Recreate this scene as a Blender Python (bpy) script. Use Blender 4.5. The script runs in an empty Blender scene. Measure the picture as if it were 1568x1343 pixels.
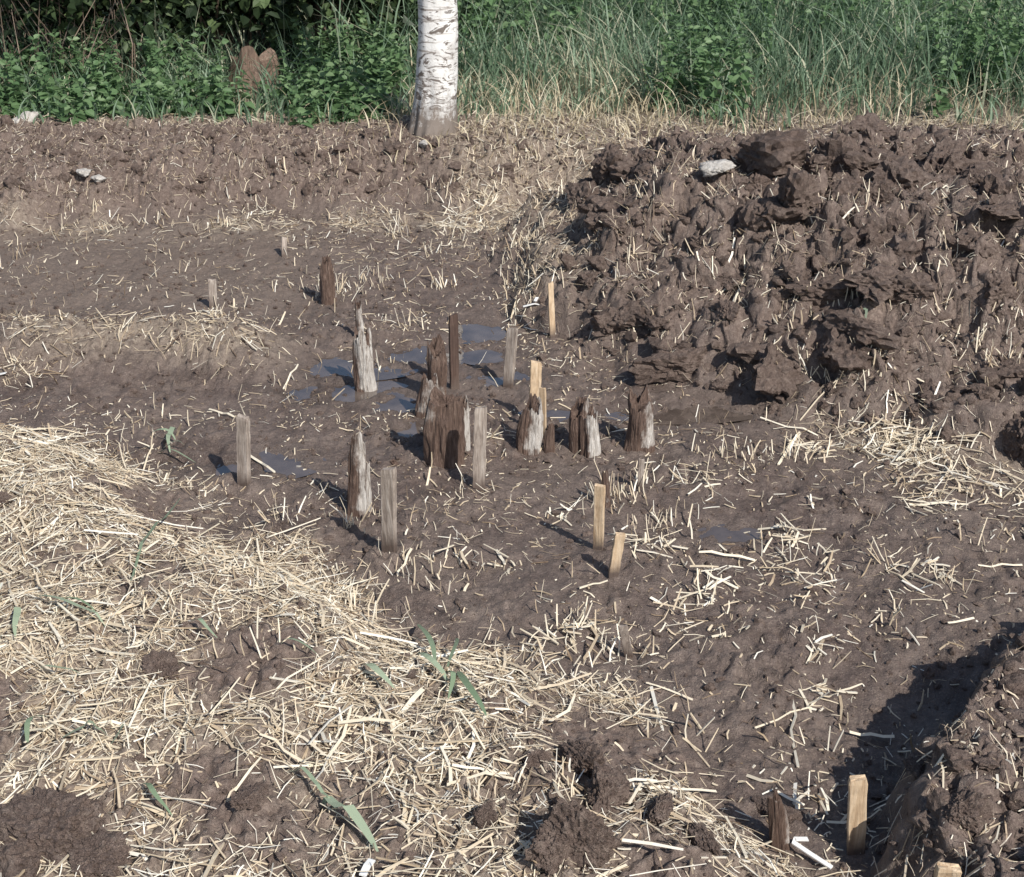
import bpy, bmesh, math, numpy as np
from mathutils import Vector
rng=np.random.default_rng(7)
R=math.radians
# ------------------------------------------------------------------ noise
def hsh(ix,iy,iz,seed):
    h=(ix.astype(np.int64)*374761393+iy.astype(np.int64)*668265263+iz.astype(np.int64)*2147483647+seed*1274126177)&0xffffffff
    h=((h^(h>>13))*1274126177)&0xffffffff
    h=((h^(h>>16))*2246822519)&0xffffffff
    h=h^(h>>15)
    return (h&0xffffff)/float(0xffffff)
def n2(x,y,seed=0):
    ix=np.floor(x);iy=np.floor(y);fx=x-ix;fy=y-iy
    ix=ix.astype(np.int64);iy=iy.astype(np.int64);z=np.zeros_like(ix)
    u=fx*fx*fx*(fx*(fx*6-15)+10);v=fy*fy*fy*(fy*(fy*6-15)+10)
    def g(dx,dy):
        a=hsh(ix+dx,iy+dy,z,seed)*2*np.pi
        return np.cos(a)*(fx-dx)+np.sin(a)*(fy-dy)
    a=g(0,0);b=g(1,0);c=g(0,1);d=g(1,1)
    return ((a*(1-u)+b*u)*(1-v)+(c*(1-u)+d*u)*v)*1.5
def fbm(x,y,o,seed=0,gain=.5):
    s=0;a=1.0
    for i in range(o):
        s=s+a*n2(x*2**i+i*17.3,y*2**i-i*9.1,seed+i);a*=gain
    return s
def ridged(x,y,o,seed=0,gain=.55):
    s=0;a=1.0
    for i in range(o):
        s=s+a*(.5-np.abs(n2(x*2.1**i+i*7.3,y*2.1**i-i*4.1,seed+i))*1.6);a*=gain
    return s
def n3(p,seed=0):
    i=np.floor(p);f=p-i;i=i.astype(np.int64);f=f*f*(3-2*f);s=0
    for dx in (0,1):
        for dy in (0,1):
            for dz in (0,1):
                w=(f[...,0] if dx else 1-f[...,0])*(f[...,1] if dy else 1-f[...,1])*(f[...,2] if dz else 1-f[...,2])
                s=s+w*hsh(i[...,0]+dx,i[...,1]+dy,i[...,2]+dz,seed)
    return s*2-1
def worley(x,y,seed):
    ix=np.floor(x).astype(np.int64);iy=np.floor(y).astype(np.int64);z=np.zeros_like(ix)
    best=np.full(x.shape,9.0);idv=np.zeros(x.shape)
    for dx in(-1,0,1):
        for dy in(-1,0,1):
            a=ix+dx;b=iy+dy
            px=a+hsh(a,b,z,seed);py=b+hsh(a,b,z,seed+5)
            d=(px-x)**2+(py-y)**2
            m=d<best
            best=np.where(m,d,best);idv=np.where(m,hsh(a,b,z,seed+9),idv)
    return np.sqrt(best),idv
def ss(a,b,x):
    t=np.clip((x-a)/(b-a),0,1);return t*t*(3-2*t)
def sdf(poly,x,y):
    d=np.full(x.shape,1e9);ins=np.zeros(x.shape,bool);n=len(poly)
    for i in range(n):
        ax,ay=poly[i];bx,by=poly[(i+1)%n]
        ex,ey=bx-ax,by-ay
        t=np.clip(((x-ax)*ex+(y-ay)*ey)/(ex*ex+ey*ey),0,1)
        d=np.minimum(d,(x-ax-t*ex)**2+(y-ay-t*ey)**2)
        if ay!=by:
            c=((ay>y)!=(by>y))&(x<(bx-ax)*(y-ay)/(by-ay)+ax)
            ins^=c
    return np.where(ins,1,-1)*np.sqrt(d)
# ------------------------------------------------------------------ terrain definition (metres)
PLATEAU=[(-30,4.75),(-2.6,4.85),(-1.75,4.7),(-1.264,4.42),(-1.03,4.15),(-.76,3.9),(-.45,3.62),(-.045,3.33),(.2,3.05),(.44,2.83),(.66,2.64),(.76,2.45),(.86,2.3),(3,2.2),(3,-30),(-30,-30)]
HEAP=[(-.06,7.6),(-.03,6.7),(.0,6.05),(.30,5.5),(.75,5.12),(1.26,4.82),(1.82,4.53),(3,4.17),(8,3.6),(8,7.7),(2.5,7.65),(.6,7.7)]
BANK=[(.80,2.40),(.83,2.60),(.96,2.78),(1.10,2.95),(1.28,3.12),(1.85,3.5),(6,4.1),(6,.5),(.96,.5),(.84,2.15)]
POOLS=[(-.72,5.15,.22,.12),(-.40,5.55,.13,.12),(-.16,5.85,.12,.09),(-.42,5.05,.10,.08),(-.98,4.52,.20,.10),(-.70,5.42,.2,.09),(.0,5.3,.12,.07),(.12,4.95,.1,.05),(.6,4.95,.22,.06),(-.1,5.55,.08,.06),(.75,4.0,.1,.05),(-.33,4.8,.10,.07),(.02,6.2,.07,.2)]
def parts(x,y):
    wx=x+.10*fbm(x*1.7,y*1.7,3,11);wy=y+.10*fbm(x*1.7+40,y*1.7,3,12)
    hx=x+.07*fbm(x*5,y*5,3,15);hy=y+.07*fbm(x*5+9,y*5,3,16)
    dp=sdf(PLATEAU,wx+.4*(hx-x),wy+.4*(hy-y));dh=sdf(HEAP,wx+hx-x,wy+hy-y);db=sdf(BANK,x+.4*(wx-x)+.5*(hx-x),y+.4*(wy-y)+.5*(hy-y))
    back=ss(7.45,8.25,y+.25*fbm(x*1.3,y*.6,3,13)+.5*(hy-y))
    ridge=np.exp(-((wy-5.52)/np.where(wy<5.52,.20,.30))**2)*ss(-.80,-1.3,wx)
    return dp,dh,db,back,ridge
def Hgt(x,y,full=False):
    x=np.asarray(x,float);y=np.asarray(y,float)
    dp,dh,db,back,ridge=parts(x,y)
    far=1-ss(10,13,y)
    shoulder=ss(.12,.50,x+.12*n2(x*2,y*2,66))
    pl=ss(-.02,.45,dp);he=ss(-.05,.24,dh);hm=ss(.12,.9,dh)*shoulder;ba=ss(-.01,.10,db)
    left=ss(-1.2,-2.2,x)*ss(5.3,4.9,y)*.05
    z=.14*pl+.19*he+.38*hm+.19*ba*(1-.3*pl)+.12*ridge+left*(1-pl)
    z=np.maximum(z,.27*back*(1+.15*fbm(x*1.1,y*1.1,2,14)))+.04*hm*back
    pit=(1-ss(-.02,.08,dp))*(1-he)*(1-ba)*(1-ss(0,.3,back))
    z=z-.06*np.exp(-(((x-.95)/.35)**2+((y-2.95)/.4)**2))*(1-ba)
    w1,i1=worley(x*3.6+.9*n2(x*5,y*5,3),y*3.6+.9*n2(x*5,y*5,4),21)
    w2,i2=worley(x*10+1.0*n2(x*13,y*13,5),y*10+1.0*n2(x*13,y*13,6),22)
    w3,i3=worley(x*26+.7*n2(x*30,y*30,5),y*26,23)
    b1=(1-np.clip(w1*1.1,0,1)**1.3)*(.35+.65*i1);b2=(1-np.clip(w2*1.05,0,1)**1.3)*(.2+.8*i2);b3=(1-np.clip(w3,0,1)**1.5)*i3
    rg=ridged(x*7,y*7,5,61)
    amp_h=he*np.clip(.35+hm,0,1)*(1-.35*back*ss(7.2,7.6,y))
    z=z+amp_h*(.14*b1+.045*b2+.018*b3+.045*rg-.05)
    bb=ss(.02,.35,back)*(1-ss(8.5,9.1,y))*(1-.5*ss(.0,.4,x)*(1-he))
    z=z+bb*(.05*b1+.035*b2+.012*b3+.026*rg-.01)
    z=z+ba*(.03*b1+.025*b2+.014*b3+.02*rg)
    z=z+pl*(1-ba)*(.032*b1+.022*b2+.009*b3+.012*rg+.03*fbm(x*1.5,y*1.5,2,31))
    z=z+ridge*(.03*b2+.015*b3)
    rough=np.clip(.6+.9*fbm(x*2.2,y*2.2,2,41),.15,1.4)*(1-.75*ss(-.7,-1.2,x)*ss(5.8,6.2,y)*ss(7.4,7.1,y))
    z=z+pit*(.020*fbm(x*2.5,y*2.5,3,32)+rough*(.018*b2+.012*b3+.013*rg)+.006*fbm(x*22,y*22,3,33))
    z=z+(1-pit)*.014*fbm(x*30,y*30,3,34)*far
    pool=np.zeros_like(x)
    for (px,py,a,b) in POOLS:
        q=((x-px)/a)**2+((y-py)/b)**2+1.3*fbm(x*6,y*6,3,77)
        pool=np.maximum(pool,np.exp(-np.clip(q,0,30)))
    z=z*(1-.6*pool*pit)-.032*pool*pit
    if not full:return z
    clump=fbm(x*2.3,y*2.3,4,51)
    straw=np.clip(ss(-.12,.18,dp+.15*clump)*(.88+1.35*clump)*(1-ss(0,.05,db)),.0,1)*(.55+.45*ss(2.45,2.85,y+.2*clump))
    straw=straw*(1-.35*ss(4.2,4.6,y))
    straw=np.maximum(straw,np.clip(ridge*1.2-.1,0,1)*np.clip(.7+clump,0,1))
    foot=np.exp(-((y-7.45)/.18)**2)*ss(.1,-.1,x)
    straw=np.maximum(straw,np.clip(foot*(.6+clump),0,1))
    straw=np.maximum(straw,ss(6.9,7.6,y)*ss(-.6,-.1,x)*ss(1.1,.3,x)*.85)
    straw=np.maximum(straw,he*(1-shoulder)*np.clip(.5+clump,0,1))
    straw=np.maximum(straw,ss(8.4,8.75,y)*.8)
    hf=np.exp(-((dh+.08)/.10)**2)*ss(.9,1.4,x)
    straw=np.maximum(straw,hf*.6*np.clip(.6+clump,0,1))
    return z,straw,pit,pool,he,ba,back
# ------------------------------------------------------------------ camera
CH=2.2;PITCH=25.0;F=2154.0
cam=bpy.data.cameras.new("camera");cam.sensor_width=36;cam.lens=36*F/1568.0;cam.clip_end=2000;cam.clip_start=.05
co=bpy.data.objects.new("camera",cam);bpy.context.collection.objects.link(co)
co.location=(0,0,CH);co.rotation_euler=(R(90-PITCH),0,0);bpy.context.scene.camera=co
cP,sP=math.cos(R(PITCH)),math.sin(R(PITCH))
def bearing(u,v):
    dx=(u-784)/F;dy=(671.5-v)/F
    return dx,cP+sP*dy,-sP+cP*dy
TT=np.arange(1.5,20,.008)
def gp(u,v):   # survey a photo bearing onto the terrain surface
    a,b,c=bearing(u,v);x=a*TT;y=b*TT;z=CH+c*TT
    m=(z<.9);s0=int(np.argmax(m));x=x[s0:];y=y[s0:];z=z[s0:]
    m=z<Hgt(x,y);i=int(np.argmax(m));return x[i],y[i],float(Hgt(x[i:i+1],y[i:i+1])[0])
# ------------------------------------------------------------------ mesh helpers
def mk(name,V,quads=None,tris=None,mat=None,attrs=None,smooth=False):
    me=bpy.data.meshes.new(name);V=np.ascontiguousarray(V,np.float32).reshape(-1,3)
    q=np.zeros((0,4),np.int32) if quads is None else np.asarray(quads,np.int32).reshape(-1,4)
    t=np.zeros((0,3),np.int32) if tris is None else np.asarray(tris,np.int32).reshape(-1,3)
    me.vertices.add(len(V));me.vertices.foreach_set("co",V.ravel())
    li=np.concatenate([q.ravel(),t.ravel()]);me.loops.add(len(li));me.loops.foreach_set("vertex_index",li)
    n=len(q)+len(t);me.polygons.add(n)
    tot=np.concatenate([np.full(len(q),4),np.full(len(t),3)]).astype(np.int32)
    st=np.concatenate([[0],np.cumsum(tot)[:-1]]).astype(np.int32)
    me.polygons.foreach_set("loop_start",st)
    try: me.polygons.foreach_set("loop_total",tot)
    except Exception: pass
    me.polygons.foreach_set("use_smooth",np.full(n,smooth,bool))
    if attrs:
        for k,a in attrs.items():
            at=me.attributes.new(k,'FLOAT','POINT');at.data.foreach_set("value",np.ascontiguousarray(a,np.float32).ravel())
    me.update(calc_edges=True)
    ob=bpy.data.objects.new(name,me);bpy.context.collection.objects.link(ob)
    if mat:me.materials.append(mat)
    return ob
def nrm(a):return a/np.maximum(np.linalg.norm(a,axis=-1,keepdims=True),1e-9)
def tubes(C,W,flat=.6,k=3):
    N,r,_=C.shape
    D=nrm(C[:,-1]-C[:,0]);ref=np.where(np.abs(D[:,2:3])>.8,np.array([[1.,0,0]]),np.array([[0,0,1.]]))
    A=nrm(np.cross(D,ref));B=np.cross(A,D)
    V=np.zeros((N,r,k,3))
    for j in range(k):
        th=2*np.pi*j/k
        V[:,:,j]=C+W[:,:,None]*(math.cos(th)*A[:,None]+flat*math.sin(th)*B[:,None])
    base=(np.arange(N)*r*k)[:,None]
    q=[]
    for i in range(r-1):
        for j in range(k):
            q.append(np.stack([base[:,0]+i*k+j,base[:,0]+i*k+(j+1)%k,base[:,0]+(i+1)*k+(j+1)%k,base[:,0]+(i+1)*k+j],1))
    q=np.concatenate(q)
    t=None
    if k==3:
        t=np.concatenate([np.stack([base[:,0]+2,base[:,0]+1,base[:,0]],1),np.stack([base[:,0]+(r-1)*k+j for j in range(3)],1)])
    return V.reshape(-1,3),q,t,r*k
def ribbons(C,W,A):
    N,r,_=C.shape
    V=np.zeros((N,r,2,3));V[:,:,0]=C-W[:,:,None]*A[:,None];V[:,:,1]=C+W[:,:,None]*A[:,None]
    b=np.arange(N)*r*2;q=[np.stack([b+2*i,b+2*i+1,b+2*i+3,b+2*i+2],1) for i in range(r-1)]
    return V.reshape(-1,3),np.concatenate(q),r*2
def leaves(P,D,S,wr=.38):
    N=len(P);D=nrm(D);ref=rng.normal(size=(N,3))*.5+np.array([0,0,1.])
    A=nrm(np.cross(D,ref));B=np.cross(A,D)
    S=S[:,None]
    vs=[P,P+S*(.3*D+wr*A+.1*B),P+S*(.7*D+wr*.75*A+.06*B),P+S*(D-.12*B),P+S*(.7*D-wr*.75*A+.06*B),P+S*(.3*D-wr*A+.1*B)]
    V=np.stack(vs,1);b=np.arange(N)*6
    q=np.concatenate([np.stack([b,b+1,b+2,b+3],1),np.stack([b,b+3,b+4,b+5],1)])
    return V.reshape(-1,3),q,6
# ------------------------------------------------------------------ materials
def newmat(name):
    m=bpy.data.materials.new(name);m.use_nodes=True;nt=m.node_tree
    for n in list(nt.nodes):nt.nodes.remove(n)
    out=nt.nodes.new('ShaderNodeOutputMaterial');b=nt.nodes.new('ShaderNodeBsdfPrincipled')
    nt.links.new(b.outputs[0],out.inputs[0]);return m,nt,b,out
def nz(nt,scale,detail=5,rough=.6,vec=None,dist=0):
    n=nt.nodes.new('ShaderNodeTexNoise');n.inputs['Scale'].default_value=scale;n.inputs['Detail'].default_value=detail
    n.inputs['Roughness'].default_value=rough;n.inputs['Distortion'].default_value=dist
    if vec is not None:nt.links.new(vec,n.inputs['Vector'])
    return n.outputs[0]
def ramp(nt,f,stops):
    r=nt.nodes.new('ShaderNodeValToRGB');e=r.color_ramp.elements
    while len(e)<len(stops):e.new(.5)
    for i,(p,c) in enumerate(stops):
        e[i].position=p;e[i].color=(*c,1) if len(c)==3 else c
    nt.links.new(f,r.inputs[0]);return r.outputs[0]
def mix(nt,f,a,b,mode='MIX'):
    m=nt.nodes.new('ShaderNodeMix');m.data_type='RGBA';m.blend_type=mode
    for i,s in ((0,f),(6,a),(7,b)):
        if isinstance(s,(int,float)):m.inputs[i].default_value=s
        elif isinstance(s,tuple):m.inputs[i].default_value=(*s,1)
        else:nt.links.new(s,m.inputs[i])
    return m.outputs[2]
def math_(nt,op,a,b=0.5,c=None,clamp=False):
    m=nt.nodes.new('ShaderNodeMath');m.operation=op;m.use_clamp=clamp
    for i,s in enumerate((a,b) if c is None else (a,b,c)):
        if isinstance(s,(int,float)):m.inputs[i].default_value=s
        else:nt.links.new(s,m.inputs[i])
    return m.outputs[0]
def attr(nt,name):
    a=nt.nodes.new('ShaderNodeAttribute');a.attribute_name=name;return a.outputs['Fac']
def bump(nt,h,strength,dist,prev=None):
    b=nt.nodes.new('ShaderNodeBump');b.inputs['Strength'].default_value=strength;b.inputs['Distance'].default_value=dist
    nt.links.new(h,b.inputs['Height'])
    if prev is not None:nt.links.new(prev,b.inputs['Normal'])
    return b.outputs[0]
def geo_pos(nt):
    g=nt.nodes.new('ShaderNodeNewGeometry');return g.outputs['Position']
def mud_nodes(nt):
    p=geo_pos(nt)
    a=nz(nt,3,6,.65,p);b=nz(nt,45,5,.75,p,.6);c=nz(nt,170,3,.7,p)
    dry=ramp(nt,b,[(.28,(.095,.065,.052)),(.5,(.215,.160,.134)),(.72,(.38,.305,.255))])
    dry=mix(nt,math_(nt,'MULTIPLY_ADD',a,1.8,-.5,True),mix(nt,.6,dry,(.115,.079,.065)),dry)
    return p,a,b,c,dry
def mud_mat(name):
    m,nt,bs,out=newmat(name);p,a,b,c,dry=mud_nodes(nt)
    spk=ramp(nt,c,[(.60,(0,0,0)),(.70,(1,1,1))])
    col=mix(nt,math_(nt,'MULTIPLY',spk,.5),dry,(.42,.345,.27))
    nt.links.new(col,bs.inputs['Base Color']);bs.inputs['Roughness'].default_value=.85;bs.inputs['Specular IOR Level'].default_value=.3
    n=bump(nt,b,1,.022);n=bump(nt,c,1,.007,n);nt.links.new(n,bs.inputs['Normal']);return m
def ground_mat():
    m,nt,bs,out=newmat("muddy_ground");p,a,b,c,dry=mud_nodes(nt)
    wet=attr(nt,'wet');st=attr(nt,'straw');pool=attr(nt,'pool');fld=attr(nt,'field');pale=attr(nt,'pale')
    a2=nz(nt,1.8,5,.6,p);a3=nz(nt,9,5,.7,p)
    wcol=ramp(nt,a3,[(.3,(.090,.061,.050)),(.5,(.165,.120,.101)),(.7,(.26,.20,.168))])
    wcol=mix(nt,ramp(nt,a2,[(.38,(0,0,0)),(.65,(.5,.5,.5))]),wcol,(.24,.187,.157))
    wcol=mix(nt,math_(nt,'MULTIPLY',pale,.7),wcol,(.25,.192,.155))
    wcol=mix(nt,.45,wcol,mix(nt,1.0,wcol,ramp(nt,b,[(.3,(.35,.35,.35)),(.7,(1.0,1.0,1.0))]),'MULTIPLY'))
    spk=ramp(nt,c,[(.57,(0,0,0)),(.68,(1,1,1))])
    wcol=mix(nt,math_(nt,'MULTIPLY',spk,.5),wcol,(.44,.365,.28))
    wcol=mix(nt,math_(nt,'MULTIPLY',pool,.8),wcol,(.065,.048,.040))
    col=mix(nt,wet,mix(nt,math_(nt,'MULTIPLY',spk,.5),dry,(.42,.345,.27)),wcol)
    scol=ramp(nt,b,[(.3,(.17,.128,.098)),(.5,(.33,.265,.205)),(.7,(.55,.47,.37))])
    col=mix(nt,math_(nt,'MULTIPLY',st,math_(nt,'MULTIPLY_ADD',a3,1.6,-.05,True),clamp=True),col,scol)
    gcol=ramp(nt,a3,[(.3,(.06,.07,.03)),(.7,(.16,.14,.08))])
    col=mix(nt,fld,col,gcol)
    nt.links.new(col,bs.inputs['Base Color'])
    r=math_(nt,'MULTIPLY_ADD',math_(nt,'MULTIPLY',wet,ramp(nt,a2,[(.35,(1,1,1)),(.65,(.45,.45,.45))])),-.45,.85)
    r=math_(nt,'MULTIPLY_ADD',pool,-.25,r)
    nt.links.new(r,bs.inputs['Roughness']);bs.inputs['Specular IOR Level'].default_value=.55
    n=bump(nt,b,.9,.014);n=bump(nt,c,.9,.006,n);nt.links.new(n,bs.inputs['Normal']);return m
def straw_mat(name,stops):
    m,nt,bs,out=newmat(name);r=attr(nt,'rnd');p=geo_pos(nt)
    f=math_(nt,'ADD',r,math_(nt,'MULTIPLY_ADD',nz(nt,60,3,.6,p),.35,-.17),clamp=True)
    col=ramp(nt,f,stops);nt.links.new(col,bs.inputs['Base Color']);bs.inputs['Roughness'].default_value=.5
    return m
def leaf_mat(name,stops,trans=.3,rough=.5):
    m,nt,bs,out=newmat(name);r=attr(nt,'rnd');col=ramp(nt,r,stops)
    nt.links.new(col,bs.inputs['Base Color']);bs.inputs['Roughness'].default_value=rough;bs.inputs['Specular IOR Level'].default_value=.35
    t=nt.nodes.new('ShaderNodeBsdfTranslucent');nt.links.new(col,t.inputs[0])
    ms=nt.nodes.new('ShaderNodeMixShader');ms.inputs[0].default_value=trans
    nt.links.new(bs.outputs[0],ms.inputs[1]);nt.links.new(t.outputs[0],ms.inputs[2]);nt.links.new(ms.outputs[0],out.inputs[0]);return m
def objcoord(nt,scale):
    t=nt.nodes.new('ShaderNodeTexCoord');m=nt.nodes.new('ShaderNodeMapping');m.inputs['Scale'].default_value=scale
    nt.links.new(t.outputs['Object'],m.inputs[0]);return m.outputs[0]
def wood_mat(name,c0,c1,c2,dirt=(.11,.08,.065)):
    m,nt,bs,out=newmat(name);v=objcoord(nt,(60,60,3.5));g=nz(nt,1.6,6,.65,v,.6)
    col=ramp(nt,g,[(.28,c0),(.5,c1),(.72,c2)])
    n=nz(nt,22,4,.7,objcoord(nt,(1,1,1)))
    st=ramp(nt,nz(nt,9,5,.7,objcoord(nt,(1,1,.5))),[(.45,(0,0,0)),(.7,(.6,.6,.6))])
    col=mix(nt,st,col,tuple(.5*a for a in c0))
    lo=attr(nt,'low')
    f=math_(nt,'MULTIPLY',math_(nt,'ADD',lo,math_(nt,'MULTIPLY_ADD',n,1.2,-.6)),1,clamp=True)
    col=mix(nt,f,col,dirt);nt.links.new(col,bs.inputs['Base Color']);bs.inputs['Roughness'].default_value=.75
    nt.links.new(bump(nt,g,.8,.004),bs.inputs['Normal']);return m
def oldwood_mat():
    m,nt,bs,out=newmat("weathered_wood");v=objcoord(nt,(45,45,6));g=nz(nt,1.8,6,.75,v,1.2)
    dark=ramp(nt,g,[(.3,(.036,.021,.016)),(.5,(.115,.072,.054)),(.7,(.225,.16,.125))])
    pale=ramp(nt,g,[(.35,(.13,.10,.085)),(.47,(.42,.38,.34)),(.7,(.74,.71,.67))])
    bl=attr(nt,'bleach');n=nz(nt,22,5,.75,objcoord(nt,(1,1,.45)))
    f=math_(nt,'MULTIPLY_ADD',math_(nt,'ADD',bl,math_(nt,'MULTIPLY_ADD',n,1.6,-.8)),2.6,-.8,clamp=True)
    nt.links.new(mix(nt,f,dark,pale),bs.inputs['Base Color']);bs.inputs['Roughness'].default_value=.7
    nt.links.new(bump(nt,g,1,.008),bs.inputs['Normal']);return m
M_ground=ground_mat();M_mud=mud_mat("mud_clod_soil")
M_straw=straw_mat("dry_reed_straw",[(0,(.15,.10,.07)),(.22,(.35,.26,.17)),(.5,(.64,.53,.38)),(.78,(.78,.70,.55)),(1,(.85,.81,.71))])
M_root=straw_mat("peat_fibre",[(0,(.10,.067,.05)),(.4,(.27,.20,.15)),(.75,(.54,.45,.35)),(1,(.76,.68,.56))])
M_dryg=leaf_mat("dead_grass",[(0,(.30,.24,.15)),(.5,(.58,.50,.34)),(1,(.76,.69,.53))],.2)
M_grass=leaf_mat("grass_blades",[(0,(.075,.13,.075)),(.5,(.175,.265,.165)),(.85,(.29,.39,.27)),(1,(.50,.50,.36))],.35)
M_nettle=leaf_mat("nettle_leaves",[(0,(.055,.105,.048)),(.5,(.13,.225,.10)),(1,(.26,.36,.19))],.35)
M_shrub=leaf_mat("shrub_leaves",[(0,(.016,.028,.013)),(.6,(.045,.074,.032)),(1,(.12,.17,.07))],.25)
M_birchleaf=leaf_mat("birch_leaves",[(0,(.04,.09,.025)),(1,(.10,.16,.05))],.3)
M_reed=leaf_mat("green_reed_leaf",[(0,(.22,.31,.19)),(1,(.42,.50,.36))],.3)
M_fresh=wood_mat("fresh_sawn_pine",(.34,.22,.13),(.58,.43,.28),(.72,.58,.42))
M_grey=wood_mat("weathered_sawn_pine",(.15,.115,.095),(.35,.29,.245),(.54,.48,.42))
M_dark=wood_mat("dark_oak",(.035,.02,.015),(.08,.047,.036),(.14,.095,.075))
M_old=oldwood_mat()
M_brown=wood_mat("brown_bark",(.06,.045,.03),(.13,.09,.065),(.22,.16,.12))
M_stump=wood_mat("stump_wood",(.07,.045,.03),(.17,.11,.08),(.27,.2,.15))
m,nt,bs,out=newmat("chalky_stone");p=geo_pos(nt)
nt.links.new(ramp(nt,nz(nt,25,5,.7,p),[(.3,(.33,.30,.27)),(.6,(.60,.57,.53))]),bs.inputs[0]);bs.inputs['Roughness'].default_value=.9;M_stone=m
nt.links.new(bump(nt,nz(nt,60,5,.7,p),1,.015),bs.inputs['Normal'])
m,nt,bs,out=newmat("white_label_paper");bs.inputs[0].default_value=(.78,.78,.76,1);bs.inputs['Roughness'].default_value=.6;M_white=m
m,nt,bs,out=newmat("puddle_water");p=geo_pos(nt)
nt.links.new(ramp(nt,nz(nt,6,4,.6,p),[(.35,(.06,.045,.038)),(.65,(.14,.11,.092))]),bs.inputs[0]);bs.inputs['Roughness'].default_value=.02;bs.inputs['IOR'].default_value=1.8
bs.inputs['Specular IOR Level'].default_value=.8
nt.links.new(bump(nt,nz(nt,14,2,.5,p),.06,.01),bs.inputs['Normal']);M_water=m
# birch bark
m,nt,bs,out=newmat("birch_bark");v=objcoord(nt,(4,4,46));s=nz(nt,1.2,5,.7,v,.5)
base=ramp(nt,nz(nt,6,5,.65,objcoord(nt,(1,1,1.5))),[(.3,(.56,.54,.52)),(.55,(.76,.75,.73)),(.8,(.85,.84,.82))])
col=mix(nt,ramp(nt,s,[(.55,(0,0,0)),(.63,(.85,.85,.85))]),base,(.30,.26,.23))
sc=nz(nt,1,6,.68,objcoord(nt,(7,7,19)),2.0)
col=mix(nt,ramp(nt,sc,[(.525,(0,0,0)),(.575,(1,1,1))]),col,(.15,.125,.11))
rb=nz(nt,1,6,.75,objcoord(nt,(24,24,12)));lo=attr(nt,'low')
col=mix(nt,math_(nt,'MULTIPLY_ADD',math_(nt,'ADD',math_(nt,'MULTIPLY',lo,.62),rb),5,-3.7,clamp=True),col,(.20,.165,.14))
nt.links.new(col,bs.inputs[0]);bs.inputs['Roughness'].default_value=.7
nt.links.new(bump(nt,rb,.6,.012),bs.inputs['Normal']);M_birch=m
# ------------------------------------------------------------------ ground sheet
xs=[0.0];
while xs[-1]<6.5: xs.append(xs[-1]+.0065+.0022*max(0,xs[-1]-1.2)**1.3)
while xs[-1]<600: xs.append(xs[-1]+(xs[-1]-xs[-2])*1.25)
xs=np.array(xs);xs=np.concatenate([-xs[:0:-1],xs])
ys=[1.6]
while ys[-1]<10: ys.append(ys[-1]+.0032*ys[-1])
while ys[-1]<900: ys.append(ys[-1]+(ys[-1]-ys[-2])*1.2)
pre=[1.6];d=.008
while pre[-1]>-300: pre.append(pre[-1]-d);d*=1.15
ys=np.concatenate([np.array(pre[:0:-1]),np.array(ys)])
X,Y=np.meshgrid(xs,ys);Z,ST,PIT,POOL,HE,BA,BK=Hgt(X,Y,True)
Z=np.where((np.abs(X)>8)|(Y<-1),.3*ss(8,12,np.abs(X))+np.minimum(Z,.3)*(1-ss(8,12,np.abs(X))),Z)
J=np.clip(HE+BA+.5*BK,0,1)*(1-ss(9,10,Y))
P3=np.stack([X,Y,Z],-1)
OX=(n3(P3*12,91)+.6*n3(P3*30,92))*.028*J;OY=(n3(P3*12,93)+.6*n3(P3*30,94))*.028*J
ny,nx=X.shape;idx=np.arange(ny*nx).reshape(ny,nx)
Q=np.stack([idx[:-1,:-1],idx[:-1,1:],idx[1:,1:],idx[1:,:-1]],-1).reshape(-1,4)
FLD=ss(8.7,10,Y)*.8
mk("ground",np.stack([X+OX,Y+OY,Z],-1),Q,None,M_ground,{'wet':PIT,'straw':ST,'pool':POOL,'field':FLD,'pale':ss(-.6,-1.3,X)*ss(5.7,6.2,Y)*ss(7.5,7.2,Y)},True)
for k,(px,py,a,b) in enumerate(POOLS):
    n=40;th=np.linspace(0,2*np.pi,n,endpoint=False);rr=1.6
    V=np.stack([px+a*rr*np.cos(th),py+b*rr*np.sin(th),np.full(n,-.0105+.0006*(k%9))],-1);V=np.vstack([V,[[px,py,-.0105+.0006*(k%9)]]])
    mk("puddle",V,None,[(i,(i+1)%n,n) for i in range(n)],M_water)
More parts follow.
